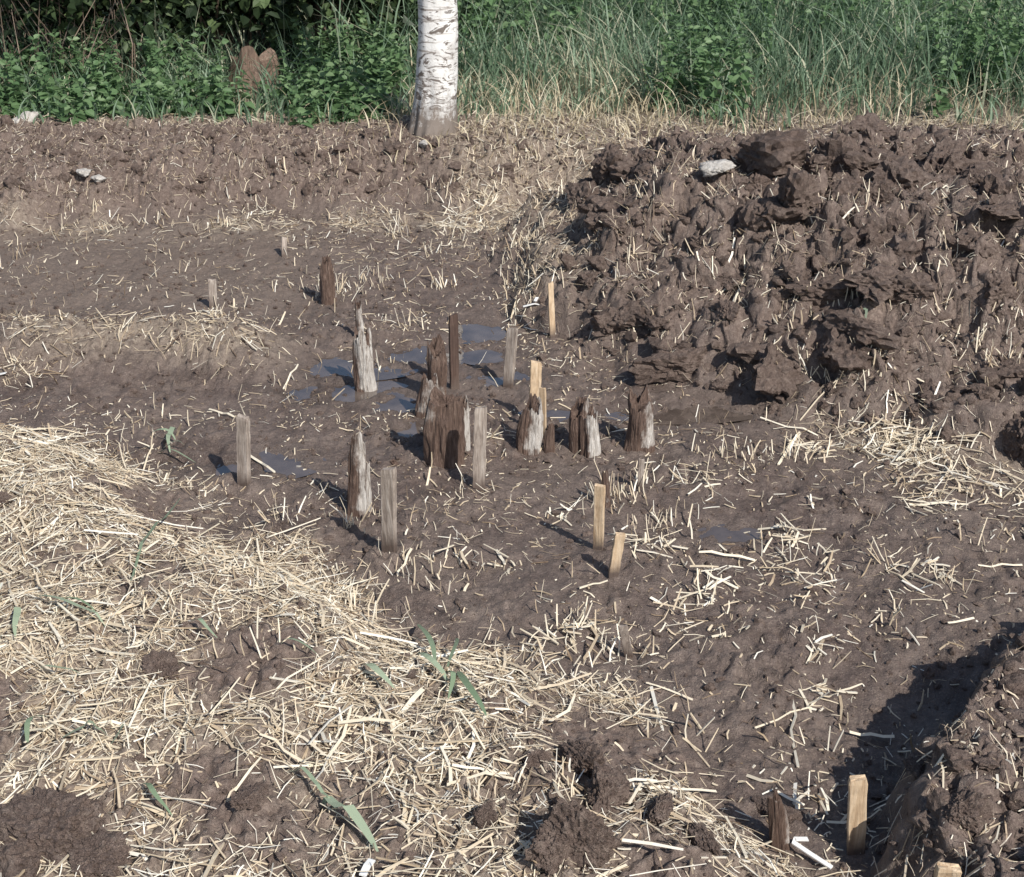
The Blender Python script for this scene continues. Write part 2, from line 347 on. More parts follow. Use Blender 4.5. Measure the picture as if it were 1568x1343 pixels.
# ------------------------------------------------------------------ clods
def ico(sub):
    bm=bmesh.new();bmesh.ops.create_icosphere(bm,subdivisions=sub,radius=1);V=np.array([v.co[:] for v in bm.verts]);T=np.array([[v.index for v in f.verts] for f in bm.faces]);bm.free();return V,T
def lumps(pos,size,sub,amp,seed,flat=.75,K=13):
    V0,T0=ico(sub);N=len(pos);S=size[:,None]*np.array([1,1,flat])*(1+.4*rng.uniform(-1,1,(N,3)))
    off=rng.uniform(0,500,(N,1,3));P=V0[None]*1.3+off
    nn=nrm(rng.normal(size=(N,K,3)));hk=rng.uniform(.5,1.0,(N,K))
    rad=np.full((N,len(V0)),1.35)
    for k in range(K):
        dt=V0@nn[:,k].T
        rad=np.minimum(rad,(hk[:,k][None]/np.maximum(dt,.05)).T)
    d=.8*n3(P,seed)
    if sub>1:d=d+.7*np.abs(n3(P*2.6,seed+1))+.55*n3(P*6,seed+2)
    if sub>2:d=d+.45*n3(P*13,seed+3)+.3*n3(P*27,seed+4)
    V=V0[None]*(rad*(1+amp*d))[...,None]*S[:,None]
    a=rng.uniform(0,2*np.pi,N);c,s=np.cos(a)[:,None],np.sin(a)[:,None]
    V=np.stack([V[...,0]*c-V[...,1]*s,V[...,0]*s+V[...,1]*c,V[...,2]],-1)
    V+=pos[:,None]
    T=(T0[None]+(np.arange(N)*len(V0))[:,None,None]).reshape(-1,3)
    return V.reshape(-1,3),T
def scatter(n,x0,x1,y0,y1,f):
    x=rng.uniform(x0,x1,n);y=rng.uniform(y0,y1,n);p=f(x,y);k=rng.random(n)<p;return x[k],y[k]
def onto(x,y,dz=0):return np.stack([x,y,Hgt(x,y)+dz],-1)
def mheap(x,y):
    dp,dh,db,back,ridge=parts(x,y);return ss(-.05,.1,dh)*(1-ss(7.3,7.7,y))*(.12+.88*ss(.15,.5,x))
def mface(x,y):
    dh=parts(x,y)[1];return np.exp(-((dh-.07)/.12)**2)*ss(.0,.3,x)*(1-ss(6.5,7,y))
def mback(x,y):
    dp,dh,db,back,ridge=parts(x,y);return ss(.1,.4,back)*(1-ss(8.3,8.7,y))*np.where(x>.1,.25,1)
def mbank(x,y):
    return ss(-.03,.05,sdf(BANK,x,y))
x,y=scatter(1300,-.1,4.2,4.2,7.6,mheap);s=.008+.02*rng.random(len(x));V,T=lumps(onto(x,y,0),s,2,.3,101)
x,y=scatter(2600,.0,3.6,4.0,6.6,mface);s=.006+.022*rng.random(len(x))**1.5;V1,T1=lumps(onto(x,y,0),s,2,.3,103)
mk("spoil_heap_crumble",np.vstack([V,V1]),None,np.vstack([T,T1+len(V)]),M_mud,None,False)
x,y=scatter(420,-.1,4.2,4.2,7.5,mheap);s=.03+.03*rng.random(len(x))**1.5;p=onto(x,y,0)
V,T=lumps(p,s,3,.28,105);mk("spoil_heap_clods",V,None,T,M_mud,None,False)
x,y=scatter(150,.1,4.2,4.5,7.2,mheap);s=rng.uniform(.05,.12,len(x));p=onto(x,y,-.01);p[:,1]-=.02
V,T=lumps(p,s,4,.30,111);mk("spoil_heap_lumps",V,None,T,M_mud,None,False)
x,y=scatter(650,-4.6,3.5,7.5,8.6,mback);s=.012+.038*rng.random(len(x))**2;V,T=lumps(onto(x,y),s,3,.28,121);mk("bank_clods",V,None,T,M_mud,None,False)
x,y=scatter(380,.7,2.4,1.8,3.8,mbank);s=.008+.032*rng.random(len(x))**1.5;V,T=lumps(onto(x,y,0),s,3,.28,131);mk("pit_edge_clods",V,None,T,M_mud,None,False)
def mall(x,y):
    z,st,pit,pool,he,ba,bk=Hgt(x,y,True);return np.clip(.3+.9*he+.8*ba+.7*ss(.1,.4,bk)+.3*st+.3*ss(.1,.5,n2(x*2,y*2,5)),0,1)*(1-pool)*ss(9,8.6,y)
x,y=scatter(42000,-4,4,1.8,8.8,mall);s=.003+.012*rng.random(len(x))**2.8;V,T=lumps(onto(x,y,.001),s,1,.3,141,.8,6);mk("soil_crumbs",V,None,T,M_mud,None,False)
for (u,v,s,fl) in [(895,1180,.07,.9),(925,1235,.085,1.),(890,1300,.09,1.),(850,1310,.06,.9),(85,1280,.15,.6),(30,1330,.13,.5),(150,1320,.1,.5),(255,1030,.085,.8),(0,770,.06,.6),(1010,1250,.06,.7),(740,1260,.04,.7),(1190,1250,.05,.9),(1470,1250,.07,.7),(1400,1180,.05,.6),(820,1170,.05,.7),(1080,1300,.06,.6),(380,1230,.05,.5)]:
    x,y,z=gp(u,v);V,T=lumps(np.array([[x,y,z+.01]]),np.array([s*.8]),5,.22,int(u),fl,20);mk("mud_clod",V,None,T,M_mud,None,False)
for (u,v,s) in [(45,185,.10),(130,268,.055),(153,275,.05),(650,224,.035),(1100,262,.09)]:
    x,y,z=gp(u,v);V,T=lumps(np.array([[x,y-.03,z+s*.25]]),np.array([s*.8]),4,.2,int(u),.6);mk("pale_stone",V,None,T,M_stone,None,True)
# ------------------------------------------------------------------ straw
class Acc:
    def __init__(s):s.V=[];s.Q=[];s.T=[];s.R=[];s.o=0
    def put(s,C,W,rnd,flat=.5):
        V,q,t,n=tubes(C,W,flat);s.V.append(V);s.Q.append(q+s.o);s.T.append(t+s.o);s.R.append(np.repeat(rnd,n));s.o+=len(V)
    def make(s,name,mat):return mk(name,np.concatenate(s.V),np.concatenate(s.Q),np.concatenate(s.T),mat,{'rnd':np.concatenate(s.R)})
SA=Acc();FA=Acc()
def add_straw(x,y,L,w,lift,rnd,bend=.12,tilt=None,ang=None,acc=None):
    acc=acc or SA
    N=len(x);a=rng.uniform(0,2*np.pi,N) if ang is None else ang
    dx,dy=np.cos(a),np.sin(a)
    if tilt is None:
        x0,y0=x-dx*L/2,y-dy*L/2;x2,y2=x+dx*L/2,y+dy*L/2
        z0=Hgt(x0,y0);z2=Hgt(x2,y2);z1=Hgt(x,y)
        up=rng.random(N)**2*lift
        c0=np.stack([x0,y0,z0+.001+up*rng.random(N)],-1);c2=np.stack([x2,y2,z2+.001+up*1.3],-1)
        c1=(c0+c2)/2+rng.normal(size=(N,3))*(bend*L*.5)[:,None]*np.array([1,1,.4]);c1[:,2]=np.maximum(c1[:,2],z1+.001)
    else:
        z=Hgt(x,y);ct,st=np.cos(tilt),np.sin(tilt)
        d=np.stack([dx*ct,dy*ct,st],-1);c0=np.stack([x,y,z-.01],-1);c2=c0+d*L[:,None];c1=(c0+c2)/2+rng.normal(size=(N,3))*(bend*L*.4)[:,None]
    acc.put(np.stack([c0,c1,c2],1),np.stack([w,w*1.0,w*.75],1),rnd)
def fstraw(x,y):
    z,st,pit,pool,he,ba,bk=Hgt(x,y,True);return st*ss(9.3,8.6,y)
def rn(n,m=.55,s=.25):return np.clip(m+s*rng.normal(size=n),0,1)
x,y=scatter(100000,-2.6,1.6,1.6,5.3,fstraw);n=len(x);print('litter',n)
add_straw(x,y,.012+.085*rng.random(n)**2.0,.0009+.0023*rng.random(n)**2.3,.022,rn(n,.58))
x,y=scatter(34000,-4.5,4.2,5.2,9.0,fstraw);n=len(x)
add_straw(x,y,.02+.10*rng.random(n)**2,.0012+.0026*rng.random(n)**2,.035,rn(n,.52))
x,y=scatter(5600,-2.6,1.6,1.6,5.0,fstraw);n=len(x);add_straw(x,y,.07+.13*rng.random(n),.0016+.0045*rng.random(n)**2.5,.035,rn(n,.66,.2))
def fm(x,y):
    z,st,pit,pool,he,ba,bk=Hgt(x,y,True);c=fbm(x*1.8,y*1.8,3,61)
    return np.clip((.45+1.0*c)*pit*(1-.6*ss(-.6,-1.3,x)*ss(5.7,6.2,y)*ss(7.5,7.2,y))+.7*he+.8*ba+.8*ss(.05,.4,bk)+.5*ss(.1,.0,st)*(1-pit)*(1-he),.08,1)*(1-.85*pool)*ss(9,8.6,y)
x,y=scatter(68000,-4.2,4.2,1.8,8.8,fm);n=len(x);print('mudstraw',n)
add_straw(x,y,.006+.06*rng.random(n)**3,.0009+.003*rng.random(n)**2,.01,rn(n,.52))
def mh2(x,y):return ss(0,.1,parts(x,y)[1])*(1-ss(7.3,7.7,y))*np.clip(.5+1.2*fbm(x*3,y*3,3,64),.12,1)
x,y=scatter(40000,-.1,4.2,4.3,7.7,mh2);n=len(x);add_straw(x,y,.012+.07*rng.random(n)**2.3,.0008+.0025*rng.random(n)**2.3,0,rn(n,.56,.28),.2,rng.uniform(-.5,1.2,n),acc=FA)
x,y=scatter(8000,-.1,4.2,4.3,7.7,mh2);n=len(x);add_straw(x,y,.03+.08*rng.random(n)**2,.0015+.0037*rng.random(n)**2,0,rn(n,.62,.2),.1,rng.uniform(-.2,1.0,n))
x,y=scatter(16000,.0,3.6,4.0,6.6,mface);n=len(x);add_straw(x,y,.01+.05*rng.random(n)**2.2,.0008+.002*rng.random(n)**2.3,0,rn(n,.5,.28),.25,rng.uniform(-1.3,.9,n),acc=FA)
x,y=scatter(12000,-4.5,.3,7.4,8.6,mback);n=len(x);add_straw(x,y,.015+.06*rng.random(n)**2.3,.001+.0024*rng.random(n)**2,0,rn(n,.45,.28),.2,rng.uniform(-.1,1.2,n),acc=FA)
x,y=scatter(8000,.7,2.4,1.7,3.9,mbank);n=len(x);add_straw(x,y,.008+.04*rng.random(n)**2.5,.0006+.0018*rng.random(n)**2.5,0,rn(n,.55,.28),.2,rng.uniform(-.2,1.2,n),acc=FA)
x,y=scatter(1500,.7,2.4,1.7,3.9,mbank);n=len(x);add_straw(x,y,.02+.07*rng.random(n)**2,.001+.0022*rng.random(n)**2,.02,rn(n,.6,.22))
def mp(x,y):
    z,st,pit,pool,he,ba,bk=Hgt(x,y,True);return (1-pit)*(1-he)*(1-ba)*.8
x,y=scatter(16000,-2.4,1.2,1.7,5,mp);n=len(x);add_straw(x,y,.006+.03*rng.random(n)**2.5,.0006+.0013*rng.random(n)**2.5,0,rn(n,.5,.28),.2,rng.uniform(-.1,.9,n),acc=FA)
def fs(x,y):
    z,st,pit,pool,he,ba,bk=Hgt(x,y,True);return (.16+.9*ss(.0,.5,n2(x*2.6,y*2.6,71)))*(pit+.4*st)*ss(8.4,8,y)
x,y=scatter(7200,-3.8,3.2,2.0,8.2,fs);n=len(x);print('stub',n)
add_straw(x,y,.018+.07*rng.random(n)**1.8,.0016+.004*rng.random(n)**1.8,0,rn(n,.6),.08,rng.uniform(.6,1.57,n))
TUFT=[(500,450,.12,26,1),(540,440,.14,30,1),(575,430,.1,14,1),(675,440,.06,26,1),(665,390,.05,10,1),(352,485,.1,16,1),(318,480,.1,20,0),(610,360,.1,22,1),(345,345,.12,16,1),(130,340,.2,30,1),(30,400,.15,16,1),(240,340,.12,16,1),(60,470,.1,6,1),(630,500,.05,8,1),(590,560,.05,6,1),(700,345,.2,50,0),(800,375,.12,60,1),(790,430,.08,30,1),(800,480,.1,26,0),(740,310,.2,60,0),(880,275,.25,60,0),(1150,705,.08,22,1),(1205,700,.07,20,1),(1240,690,.1,20,0),(1380,680,.2,70,0),(1430,735,.2,60,0),(1520,740,.16,50,0),(1420,770,.1,20,0),(1210,820,.13,30,0),(1190,830,.1,12,1),(1060,740,.1,18,0),(1000,830,.12,30,0),(960,760,.1,30,1),(930,760,.07,22,1),(1010,800,.1,26,1),(985,740,.04,9,1),(870,790,.05,10,0),(1090,900,.12,16,0),(1100,970,.04,5,1),(1080,900,.06,8,1),(890,970,.1,24,0),(930,1010,.08,20,1),(880,960,.08,16,1),(1050,960,.12,22,0),(1250,880,.14,26,0),(1345,860,.03,5,1),(1420,880,.1,28,0),(1440,890,.08,10,1),(1385,930,.05,6,1),(1250,1000,.05,10,0),(1270,1080,.09,22,0),(1500,830,.06,8,1),(770,870,.05,6,0),(700,850,.1,14,0),(620,860,.08,16,1),(545,800,.06,16,1),(440,800,.07,12,1),(540,930,.12,26,1),(1060,1130,.1,10,1),(830,1000,.1,20,0),(680,900,.12,24,1),(440,600,.06,6,1),(230,660,.1,10,1),(1350,660,.15,30,0),(1100,690,.06,10,1),(750,670,.05,6,0),(1285,590,.06,6,1),(240,960,.08,12,1),(410,1000,.1,10,1),(650,1230,.1,14,1),(560,1200,.1,12,1),(860,1200,.06,10,1),(1240,1240,.1,20,0),(700,300,.2,30,1),(540,270,.2,30,1),(400,280,.2,24,1),(1300,480,.1,14,1),(1210,480,.1,30,1),(1520,540,.12,36,1),(1330,560,.1,24,1),(1440,480,.1,16,0),(1000,300,.12,20,1),(1330,300,.12,24,1),(1100,430,.12,20,0),(960,420,.08,16,1),(1250,560,.1,20,1),(1450,380,.12,20,1)]
for (u,v,r,c,up) in TUFT:
    x0,y0,_=gp(u,v);a=rng.normal(size=(c,2))*r*.5;x=x0+a[:,0];y=y0+a[:,1]*1.1
    L=.025+.08*rng.random(c)**1.6;w=.0017+.0042*rng.random(c)**1.6;rd=rn(c,.68,.2)
    if up:add_straw(x,y,L,w,0,rd,.1,rng.uniform(.8,1.57,c))
    else:
        h=c//3;add_straw(x,y,L*1.1,w,.03,rd);add_straw(x[:h],y[:h],L[:h],w[:h],0,rd[:h],.1,rng.uniform(.3,1.3,h))
def stem(u0,v0,u1,v1,w,rd=.8,dz=.008,z1=None):
    a=np.array(gp(u0,v0));b=np.array(gp(u1,v1));a[2]+=dz;b[2]+=dz;t=np.linspace(0,1,5)[:,None]
    C=a*(1-t)+b*t+rng.normal(size=(5,3))*.022*np.linalg.norm(b-a);C[:,2]=np.maximum(C[:,2],Hgt(C[:,0],C[:,1])+.004)
    SA.put(C[None],w*.85*rng.uniform(.75,1.1,(1,5)),np.array([rd*rng.uniform(.8,1.1)]),.8)
for s in [(320,630,360,642,.006),(435,600,458,560,.005),(1130,385,1170,338,.008),(1125,470,1140,430,.007),(1165,645,1250,668,.005),(1195,715,1220,668,.008),(1260,770,1235,765,.005),(1070,848,1155,862,.006),(1080,880,1130,905,.006),(760,845,775,870,.006),(605,895,630,845,.006),(730,985,590,1135,.003),(588,1132,645,1062,.010),(480,1085,600,1118,.004),(1300,1130,1370,1135,.007),(1210,1070,1225,1180,.005),(970,1215,1100,1220,.005),(850,1200,885,1290,.005),(1160,1120,1260,1070,.004),(110,1110,230,1120,.006),(330,810,180,870,.004),(400,1130,480,1180,.005),(690,1180,780,1190,.005),(930,895,885,905,.005),(990,1050,1060,1075,.004),(1450,960,1490,952,.005),(1390,775,1480,775,.006),(1500,870,1568,870,.005),(10,870,40,960,.005),(380,700,420,725,.006),(940,665,1000,655,.003)]:
    stem(*s)
SA.make("straw_litter",M_straw);FA.make("peat_fibres",M_root)
print('straw verts',SA.o,FA.o)
# ------------------------------------------------------------------ stakes
def top_at(by,u,v):
    a,b,c=bearing(u,v);return by*a/b,CH+by*c/b
def stake(ut,vt,ub,vb,w,mat,th=.45,yaw=None,low=.45):
    bx,by,bz=gp(ub,vb);tx,tz=top_at(by,ut,vt);h=tz-bz;hw=w/F*math.hypot(by,CH-bz)/2
    yaw=rng.uniform(-.45,.45) if yaw is None else yaw
    ht=hw*th;bv=min(hw,ht)*.22
    prof=[(-hw+bv,-ht),(hw-bv,-ht),(hw,-ht+bv),(hw,ht-bv),(hw-bv,ht),(-hw+bv,ht),(-hw,ht-bv),(-hw,-ht+bv)]
    zs=[-.14,-.05,0,.1,.2,.3,.4,.5,.6,.7,.8,.88,.95,1.0];V=[];A=[];c,s=math.cos(yaw),math.sin(yaw);tilt=rng.uniform(-.25,.25)
    lean_y=rng.uniform(-.03,.03)
    for i,k in enumerate(zs):
        zz=k if k<0 else k*h
        sc=.15 if i==0 else (.8 if i==1 else 1);sc*=(.9 if i==len(zs)-1 else 1)*(1+rng.uniform(-.05,.05))
        for (px,py) in prof:
            X_=px*sc;Y_=py*sc;dz=(tilt*px+rng.uniform(-.004,.003)) if i>=len(zs)-2 else 0
            V.append((X_*c-Y_*s+(tx-bx)*max(k,0),X_*s+Y_*c+lean_y*max(k,0),zz+dz));A.append(max(0,1-max(k,0)*h/.06)*low*2.5)
    q=[]
    for i in range(len(zs)-1):
        for j in range(8):q.append((i*8+j,i*8+(j+1)%8,(i+1)*8+(j+1)%8,(i+1)*8+j))
    n=len(V);b=(len(zs)-1)*8;cc=np.mean(V[b:b+8],axis=0);V.append(tuple(cc));A.append(0)
    t=[(b+j,b+(j+1)%8,n) for j in range(8)]
    ob=mk("wooden_stake",V,q,t,mat,{'low':A});ob.location=(bx,by,bz);return ob
for a in [(324,430,327,472,12,M_grey),(434,365,435,392,8,M_grey),(371,640,374,744,20,M_grey),(596,710,596,838,23,M_grey),(736,628,733,748,19,M_grey),(918,738,916,840,16,M_fresh),(950,817,939,882,16,M_fresh),(785,505,778,592,16,M_grey),(821,557,818,648,17,M_fresh),(843,435,846,516,9,M_fresh),(694,482,696,595,14,M_dark),(1315,1195,1310,1306,26,M_fresh),(1447,1312,1440,1390,34,M_fresh),(953,950,963,1005,13,M_grey),(982,700,980,748,9,M_grey),(831,595,832,672,10,M_fresh)]:
    stake(*a)
def post(ut,vt,ub,vb,w,bl,jag=.35,seed=1,ecc=0):
    bx,by,bz=gp(ub,vb);tx,tz=top_at(by,ut,vt);h=tz-bz;r=w/F*math.hypot(by,CH-bz)/2*1.12
    na,nh=64,40;th=np.linspace(0,2*np.pi,na,endpoint=False)
    ca,sa=np.cos(th),np.sin(th);ph=seed*1.7
    pr=np.stack([ca*.9,sa*.9,np.full(na,seed*3.7)],-1)
    top=h*(1-jag*(np.clip(.4+1.0*n3(pr,seed)+.35*np.cos(th-ph),0,1)+.16*n3(pr*4,seed+1)+.16*n3(pr*12,seed+2)))
    top=top/top.max()*h
    V=[];A=[]
    for i in range(nh+1):
        k=i/nh;zz=-.08+(top+.08)*k
        P=np.stack([ca*1.3,sa*1.3,zz*9+seed],-1)
        g=1+.20*n3(P,seed+5)+.13*n3(np.stack([ca*3.5,sa*3.5,zz*16],-1),seed+6)-.09*np.abs(n3(np.stack([ca*9+zz*6,sa*9,zz*9],-1),seed+7))+.05*n3(np.stack([ca*16,sa*16,zz*30],-1),seed+8)
        g*=(1.06-.08*np.clip(zz/h,0,1)*(1+.5*ecc*ca))*(1-.15*max(0,k-.8)/.2)
        bow=.12*r*np.sin(zz/h*3+seed)
        x=r*g*ca+(tx-bx)*np.clip(zz/h,0,1)+bow;y=r*g*sa*.8
        V.append(np.stack([x,y,zz],-1))
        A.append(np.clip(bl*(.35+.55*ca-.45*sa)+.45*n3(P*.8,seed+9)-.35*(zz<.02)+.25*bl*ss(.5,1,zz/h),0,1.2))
    for (rr,dz) in ((.62,.03),(.3,.06)):
        zz=top*(.4+.6*rr)+top.mean()*(.6-.6*rr)-dz*h-.012*rng.random(na)
        V.append(np.stack([r*rr*ca+(tx-bx)+.12*r*np.sin(3+seed),r*rr*sa*.8,zz],-1));A.append(np.full(na,bl*.3))
    V=np.concatenate(V);A=np.concatenate(A);rows=nh+3;q=[]
    for i in range(rows-1):
        for j in range(na):q.append((i*na+j,i*na+(j+1)%na,(i+1)*na+(j+1)%na,(i+1)*na+j))
    c=V[-na:].mean(0);V=np.vstack([V,[c]]);A=np.append(A,0);b=(rows-1)*na
    t=[(b+j,b+(j+1)%na,len(V)-1) for j in range(na)]
    ob=mk("weathered_post",V,q,t,M_old,{'bleach':A});ob.location=(bx,by,bz);return ob
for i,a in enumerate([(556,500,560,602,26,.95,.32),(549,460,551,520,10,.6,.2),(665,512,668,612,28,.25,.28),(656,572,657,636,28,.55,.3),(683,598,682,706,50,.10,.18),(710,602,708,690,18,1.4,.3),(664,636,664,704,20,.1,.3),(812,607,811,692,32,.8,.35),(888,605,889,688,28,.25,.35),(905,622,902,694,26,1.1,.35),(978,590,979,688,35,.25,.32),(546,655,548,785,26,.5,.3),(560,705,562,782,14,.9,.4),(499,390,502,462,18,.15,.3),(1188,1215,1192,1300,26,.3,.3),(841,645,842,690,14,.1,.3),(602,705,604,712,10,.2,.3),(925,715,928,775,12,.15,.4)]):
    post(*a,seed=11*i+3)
def at_world_post(name,x,y,z,h,r,seed,mat):
    na,nh=36,14;th=np.linspace(0,2*np.pi,na,endpoint=False);ca,sa=np.cos(th),np.sin(th);V=[];A=[]
    top=h*(1-.45*np.clip(.5+n3(np.stack([ca*1.5,sa*1.5,np.full(na,seed)],-1),seed),0,1))
    for i in range(nh+1):
        zz=-.1+(top+.1)*i/nh;g=1+.3*n3(np.stack([ca*3,sa*3,zz*3],-1),seed)+.7*np.exp(-zz*6)
        V.append(np.stack([r*g*ca,r*g*sa,zz],-1));A.append(np.zeros(na))
    V.append(np.stack([r*.5*ca,r*.5*sa,top-.03],-1));A.append(np.zeros(na))
    V=np.concatenate(V);q=[(i*na+j,i*na+(j+1)%na,(i+1)*na+(j+1)%na,(i+1)*na+j) for i in range(nh+1) for j in range(na)]
    c=V[-na:].mean(0);V=np.vstack([V,[c]]);b=(nh+1)*na
    o=mk(name,V,q,[(b+j,b+(j+1)%na,len(V)-1) for j in range(na)],mat,{'low':np.zeros(len(V))});o.location=(x,y,z);return o
at_world_post("tree_stump",-1.78,9.9,.22,.38,.13,5,M_stump)
def scrap(u,v,pts,w=.009):
    x,y,z=gp(u,v)
    P=np.array(pts,float);n=len(P)
    d=np.gradient(P,axis=0);nn=nrm(np.stack([-d[:,1],d[:,0],0*d[:,0]],-1))*w
    V=np.concatenate([P-nn,P+nn,P-nn-[0,0,.003],P+nn-[0,0,.003]]);q=[]
    for i in range(n-1):
        q+=[(i,i+1,n+i+1,n+i),(2*n+i,3*n+i,3*n+i+1,2*n+i+1),(i,2*n+i,2*n+i+1,i+1),(n+i,n+i+1,3*n+i+1,3*n+i)]
    o=mk("white_label_strip",V,q,None,M_white);o.location=(x,y,z+.012)
scrap(1240,1318,[(.04,-.04,.005),(.0,-.005,.012),(-.035,.025,.02),(-.03,.032,.024),(.0,.036,.02)],.006)
scrap(563,1338,[(-.008,-.02,.0),(0,0,.008),(.008,.02,.006)],.008)
scrap(818,475,[(-.05,-.01,.01),(0,0,.02),(.04,.01,.01)],.006)
scrap(819,470,[(.0,-.02,.02),(0.01,0,.03),(.0,.02,.02)],.007)
scrap(3,580,[(-.03,0,.0),(.02,0,.01)],.007)
# ------------------------------------------------------------------ green reed leaves on the straw
RV=[];RQ=[];ro=0;RR=[]
def blade(u0,v0,u1,v1,w,lift=.03):
    global ro
    a=np.array(gp(u0,v0));b=np.array(gp(u1,v1));t=np.linspace(0,1,9)[:,None]
    C=a*(1-t)+b*t;C[:,2]=np.maximum(C[:,2],Hgt(C[:,0],C[:,1]))+.016+lift*np.sin(np.pi*t[:,0]);d=nrm((b-a)[None])[0];A=nrm(np.cross(d,[0,0,1.])+np.array([0,0,.3]))
    W=w*np.sin(np.pi*np.clip(t[:,0]*.85+.12,0,1))**.7;C[:,0]+=.008*np.sin(t[:,0]*5+u0)
    V,q,n=ribbons(C[None],W[None],A[None]);RV.append(V);RQ.append(q+ro);RR.append(np.full(n,rng.random()));ro+=len(V)
for b in [(25,940,30,985,.009),(60,920,160,975,.008),(80,930,150,950,.006),(205,900,275,770,.006),(290,965,335,985,.007),(555,1030,600,1065,.013),(645,965,665,1030,.009),(700,1040,740,1105,.012),(680,1050,640,1010,.007),(690,1030,700,985,.006),(690,1040,690,1080,.007),(500,1240,575,1320,.014),(440,1190,520,1250,.006),(215,1210,265,1260,.007),(100,1140,170,1135,.009),(40,1150,70,1110,.008),(265,665,262,700,.009),(250,700,285,690,.006),(170,1150,210,1130,.006),(40,1050,120,1040,.006),(1320,505,1325,485,.006),(430,1000,480,1010,.005),(240,700,300,715,.006),(270,680,235,670,.005)]:
    blade(*b)
# ------------------------------------------------------------------ grass / vegetation
def blades(name,x,y,h,w,lean,rnd,mat,zb=None):
    N=len(x);z=Hgt(x,y) if zb is None else zb;a=rng.uniform(0,2*np.pi,N);D=np.stack([np.cos(a),np.sin(a),0*a],-1)
    t=np.linspace(0,1,5);C=np.zeros((N,5,3))
    for i,k in enumerate(t):
        C[:,i]=np.stack([x,y,z],-1)+D*(lean*h*k**2)[:,None]+np.array([0,0,1.])*(h*(k-.35*lean*k**2.5))[:,None]
    b=rng.uniform(0,2*np.pi,N);A=np.stack([np.cos(b),np.sin(b),0*b],-1);W=w[:,None]*np.array([.7,1,.85,.5,.08])
    V,q,n=ribbons(C,W,A);mk(name,V,q,None,mat,{'rnd':np.repeat(rnd,n)})
def g_right(x,y):return (ss(-.1,.5,x+.3*n2(x,y,8))*ss(8.7,9.3,y+.5*n2(x*1.2,y*1.2,9))*.9+ss(9.4,9.8,y)*.35)
x,y=scatter(42000,-6,7,8.5,14,g_right);n=len(x)
hh=(.26+.46*rng.random(n))*(.4+.6*ss(8.7,10.3,y))*(1+.5*n2(x*1.3,y*1.3,10));blades("tall_grass",x,y,hh,.003+.006*rng.random(n)**1.5,.15+.8*rng.random(n),np.clip(.48+.32*rng.normal(size=n)+.5*n2(x,y,6),0,1),M_grass)
def g_left(x,y):return ss(.4,-.2,x)*ss(8.4,8.8,y)*(.4+.6*n2(x*2,y*2,15))
x,y=scatter(18000,-6,.6,8.4,11,g_left);n=len(x);blades("grass_tufts",x,y,(.10+.28*rng.random(n))*(.5+.5*ss(8.5,9.6,y)),.003+.005*rng.random(n),.2+.7*rng.random(n),np.clip(.5+.3*rng.normal(size=n),0,1),M_grass)
def g_dry(x,y):return np.exp(-((x-.3)/.9)**2)*ss(7.9,8.2,y)*ss(10.4,9.4,y)+.6*ss(8.2,8.6,y)*ss(9.7,9.0,y)*ss(-2,-.5,x+.6*n2(x*2,y*2,4))+.15*ss(9,9.3,y)
x,y=scatter(22000,-6,7,7.9,12,g_dry);n=len(x);blades("dead_grass",x,y,(.06+.28*rng.random(n)**1.5)*(.5+.7*ss(8.2,9.6,y)),.002+.003*rng.random(n),.4+1.1*rng.random(n),rng.random(n),M_dryg)
def herbs(name,x,y,h,ls,mat,dens=.03):
    P=[];D=[];S=[];Rr=[];TC=[];TW=[]
    z=Hgt(x,y)
    for i in range(len(x)):
        k=max(3,int(h[i]/dens));lean=rng.normal(size=2)*.12*h[i]
        t=np.linspace(.12,1,k)
        for m_,tt in enumerate(t):
            c=np.array([x[i]+lean[0]*tt,y[i]+lean[1]*tt,z[i]+h[i]*tt]);a=m_*1.57+rng.uniform(-.3,.3)+i
            for s in (0,math.pi):
                P.append(c);D.append((math.cos(a+s),math.sin(a+s),rng.uniform(-.5,.4)+.5*(tt>.9)));S.append(ls*(1.15-.6*tt)*rng.uniform(.8,1.2));Rr.append(.3+.5*tt*rng.random()+.15*rng.random())
        b=np.array([x[i],y[i],z[i]]);e=b+[lean[0],lean[1],h[i]];TC.append([b,(b+e)/2,e]);TW.append([.003,.0025,.0015])
    V,q,n=leaves(np.array(P),np.array(D),np.array(S));rr=np.repeat(np.array(Rr),n)
    V2,q2,t2,n2_=tubes(np.array(TC),np.array(TW),1)
    mk(name,np.vstack([V,V2]),np.vstack([q,q2+len(V)]),t2+len(V),mat,{'rnd':np.concatenate([rr,np.full(len(V2),.4)])})
def nl(x,y):return ss(8.45,8.85,y)*np.clip(.4+1.5*n2(x*1.4,y*1.4,18),0,1)
x,y=scatter(1050,-5,-.75,8.4,10.3,nl);h=(.12+.28*rng.random(len(x)))*(.6+.5*ss(8.6,9.6,y));herbs("nettle_bed",x,y,h,.085,M_nettle)
def nr(x,y):return ss(8.7,9.1,y)*np.clip(.1+1.6*n2(x*1.1+3,y*1.1,19)+.6*ss(2,3.3,x),0,1)
x,y=scatter(800,.5,6,8.6,11.5,nr);h=(.2+.32*rng.random(len(x)));herbs("nettle_bed",x,y,h,.085,M_nettle)
x,y=scatter(600,-.8,6.5,10.4,14,lambda x,y:np.full(x.shape,.9));h=(.4+.4*rng.random(len(x)));herbs("nettle_bed",x,y,h,.09,M_nettle,.05)
x,y=scatter(40,-.5,1.6,10.4,12.5,lambda x,y:np.full(x.shape,.9));n=len(x)
P=[];
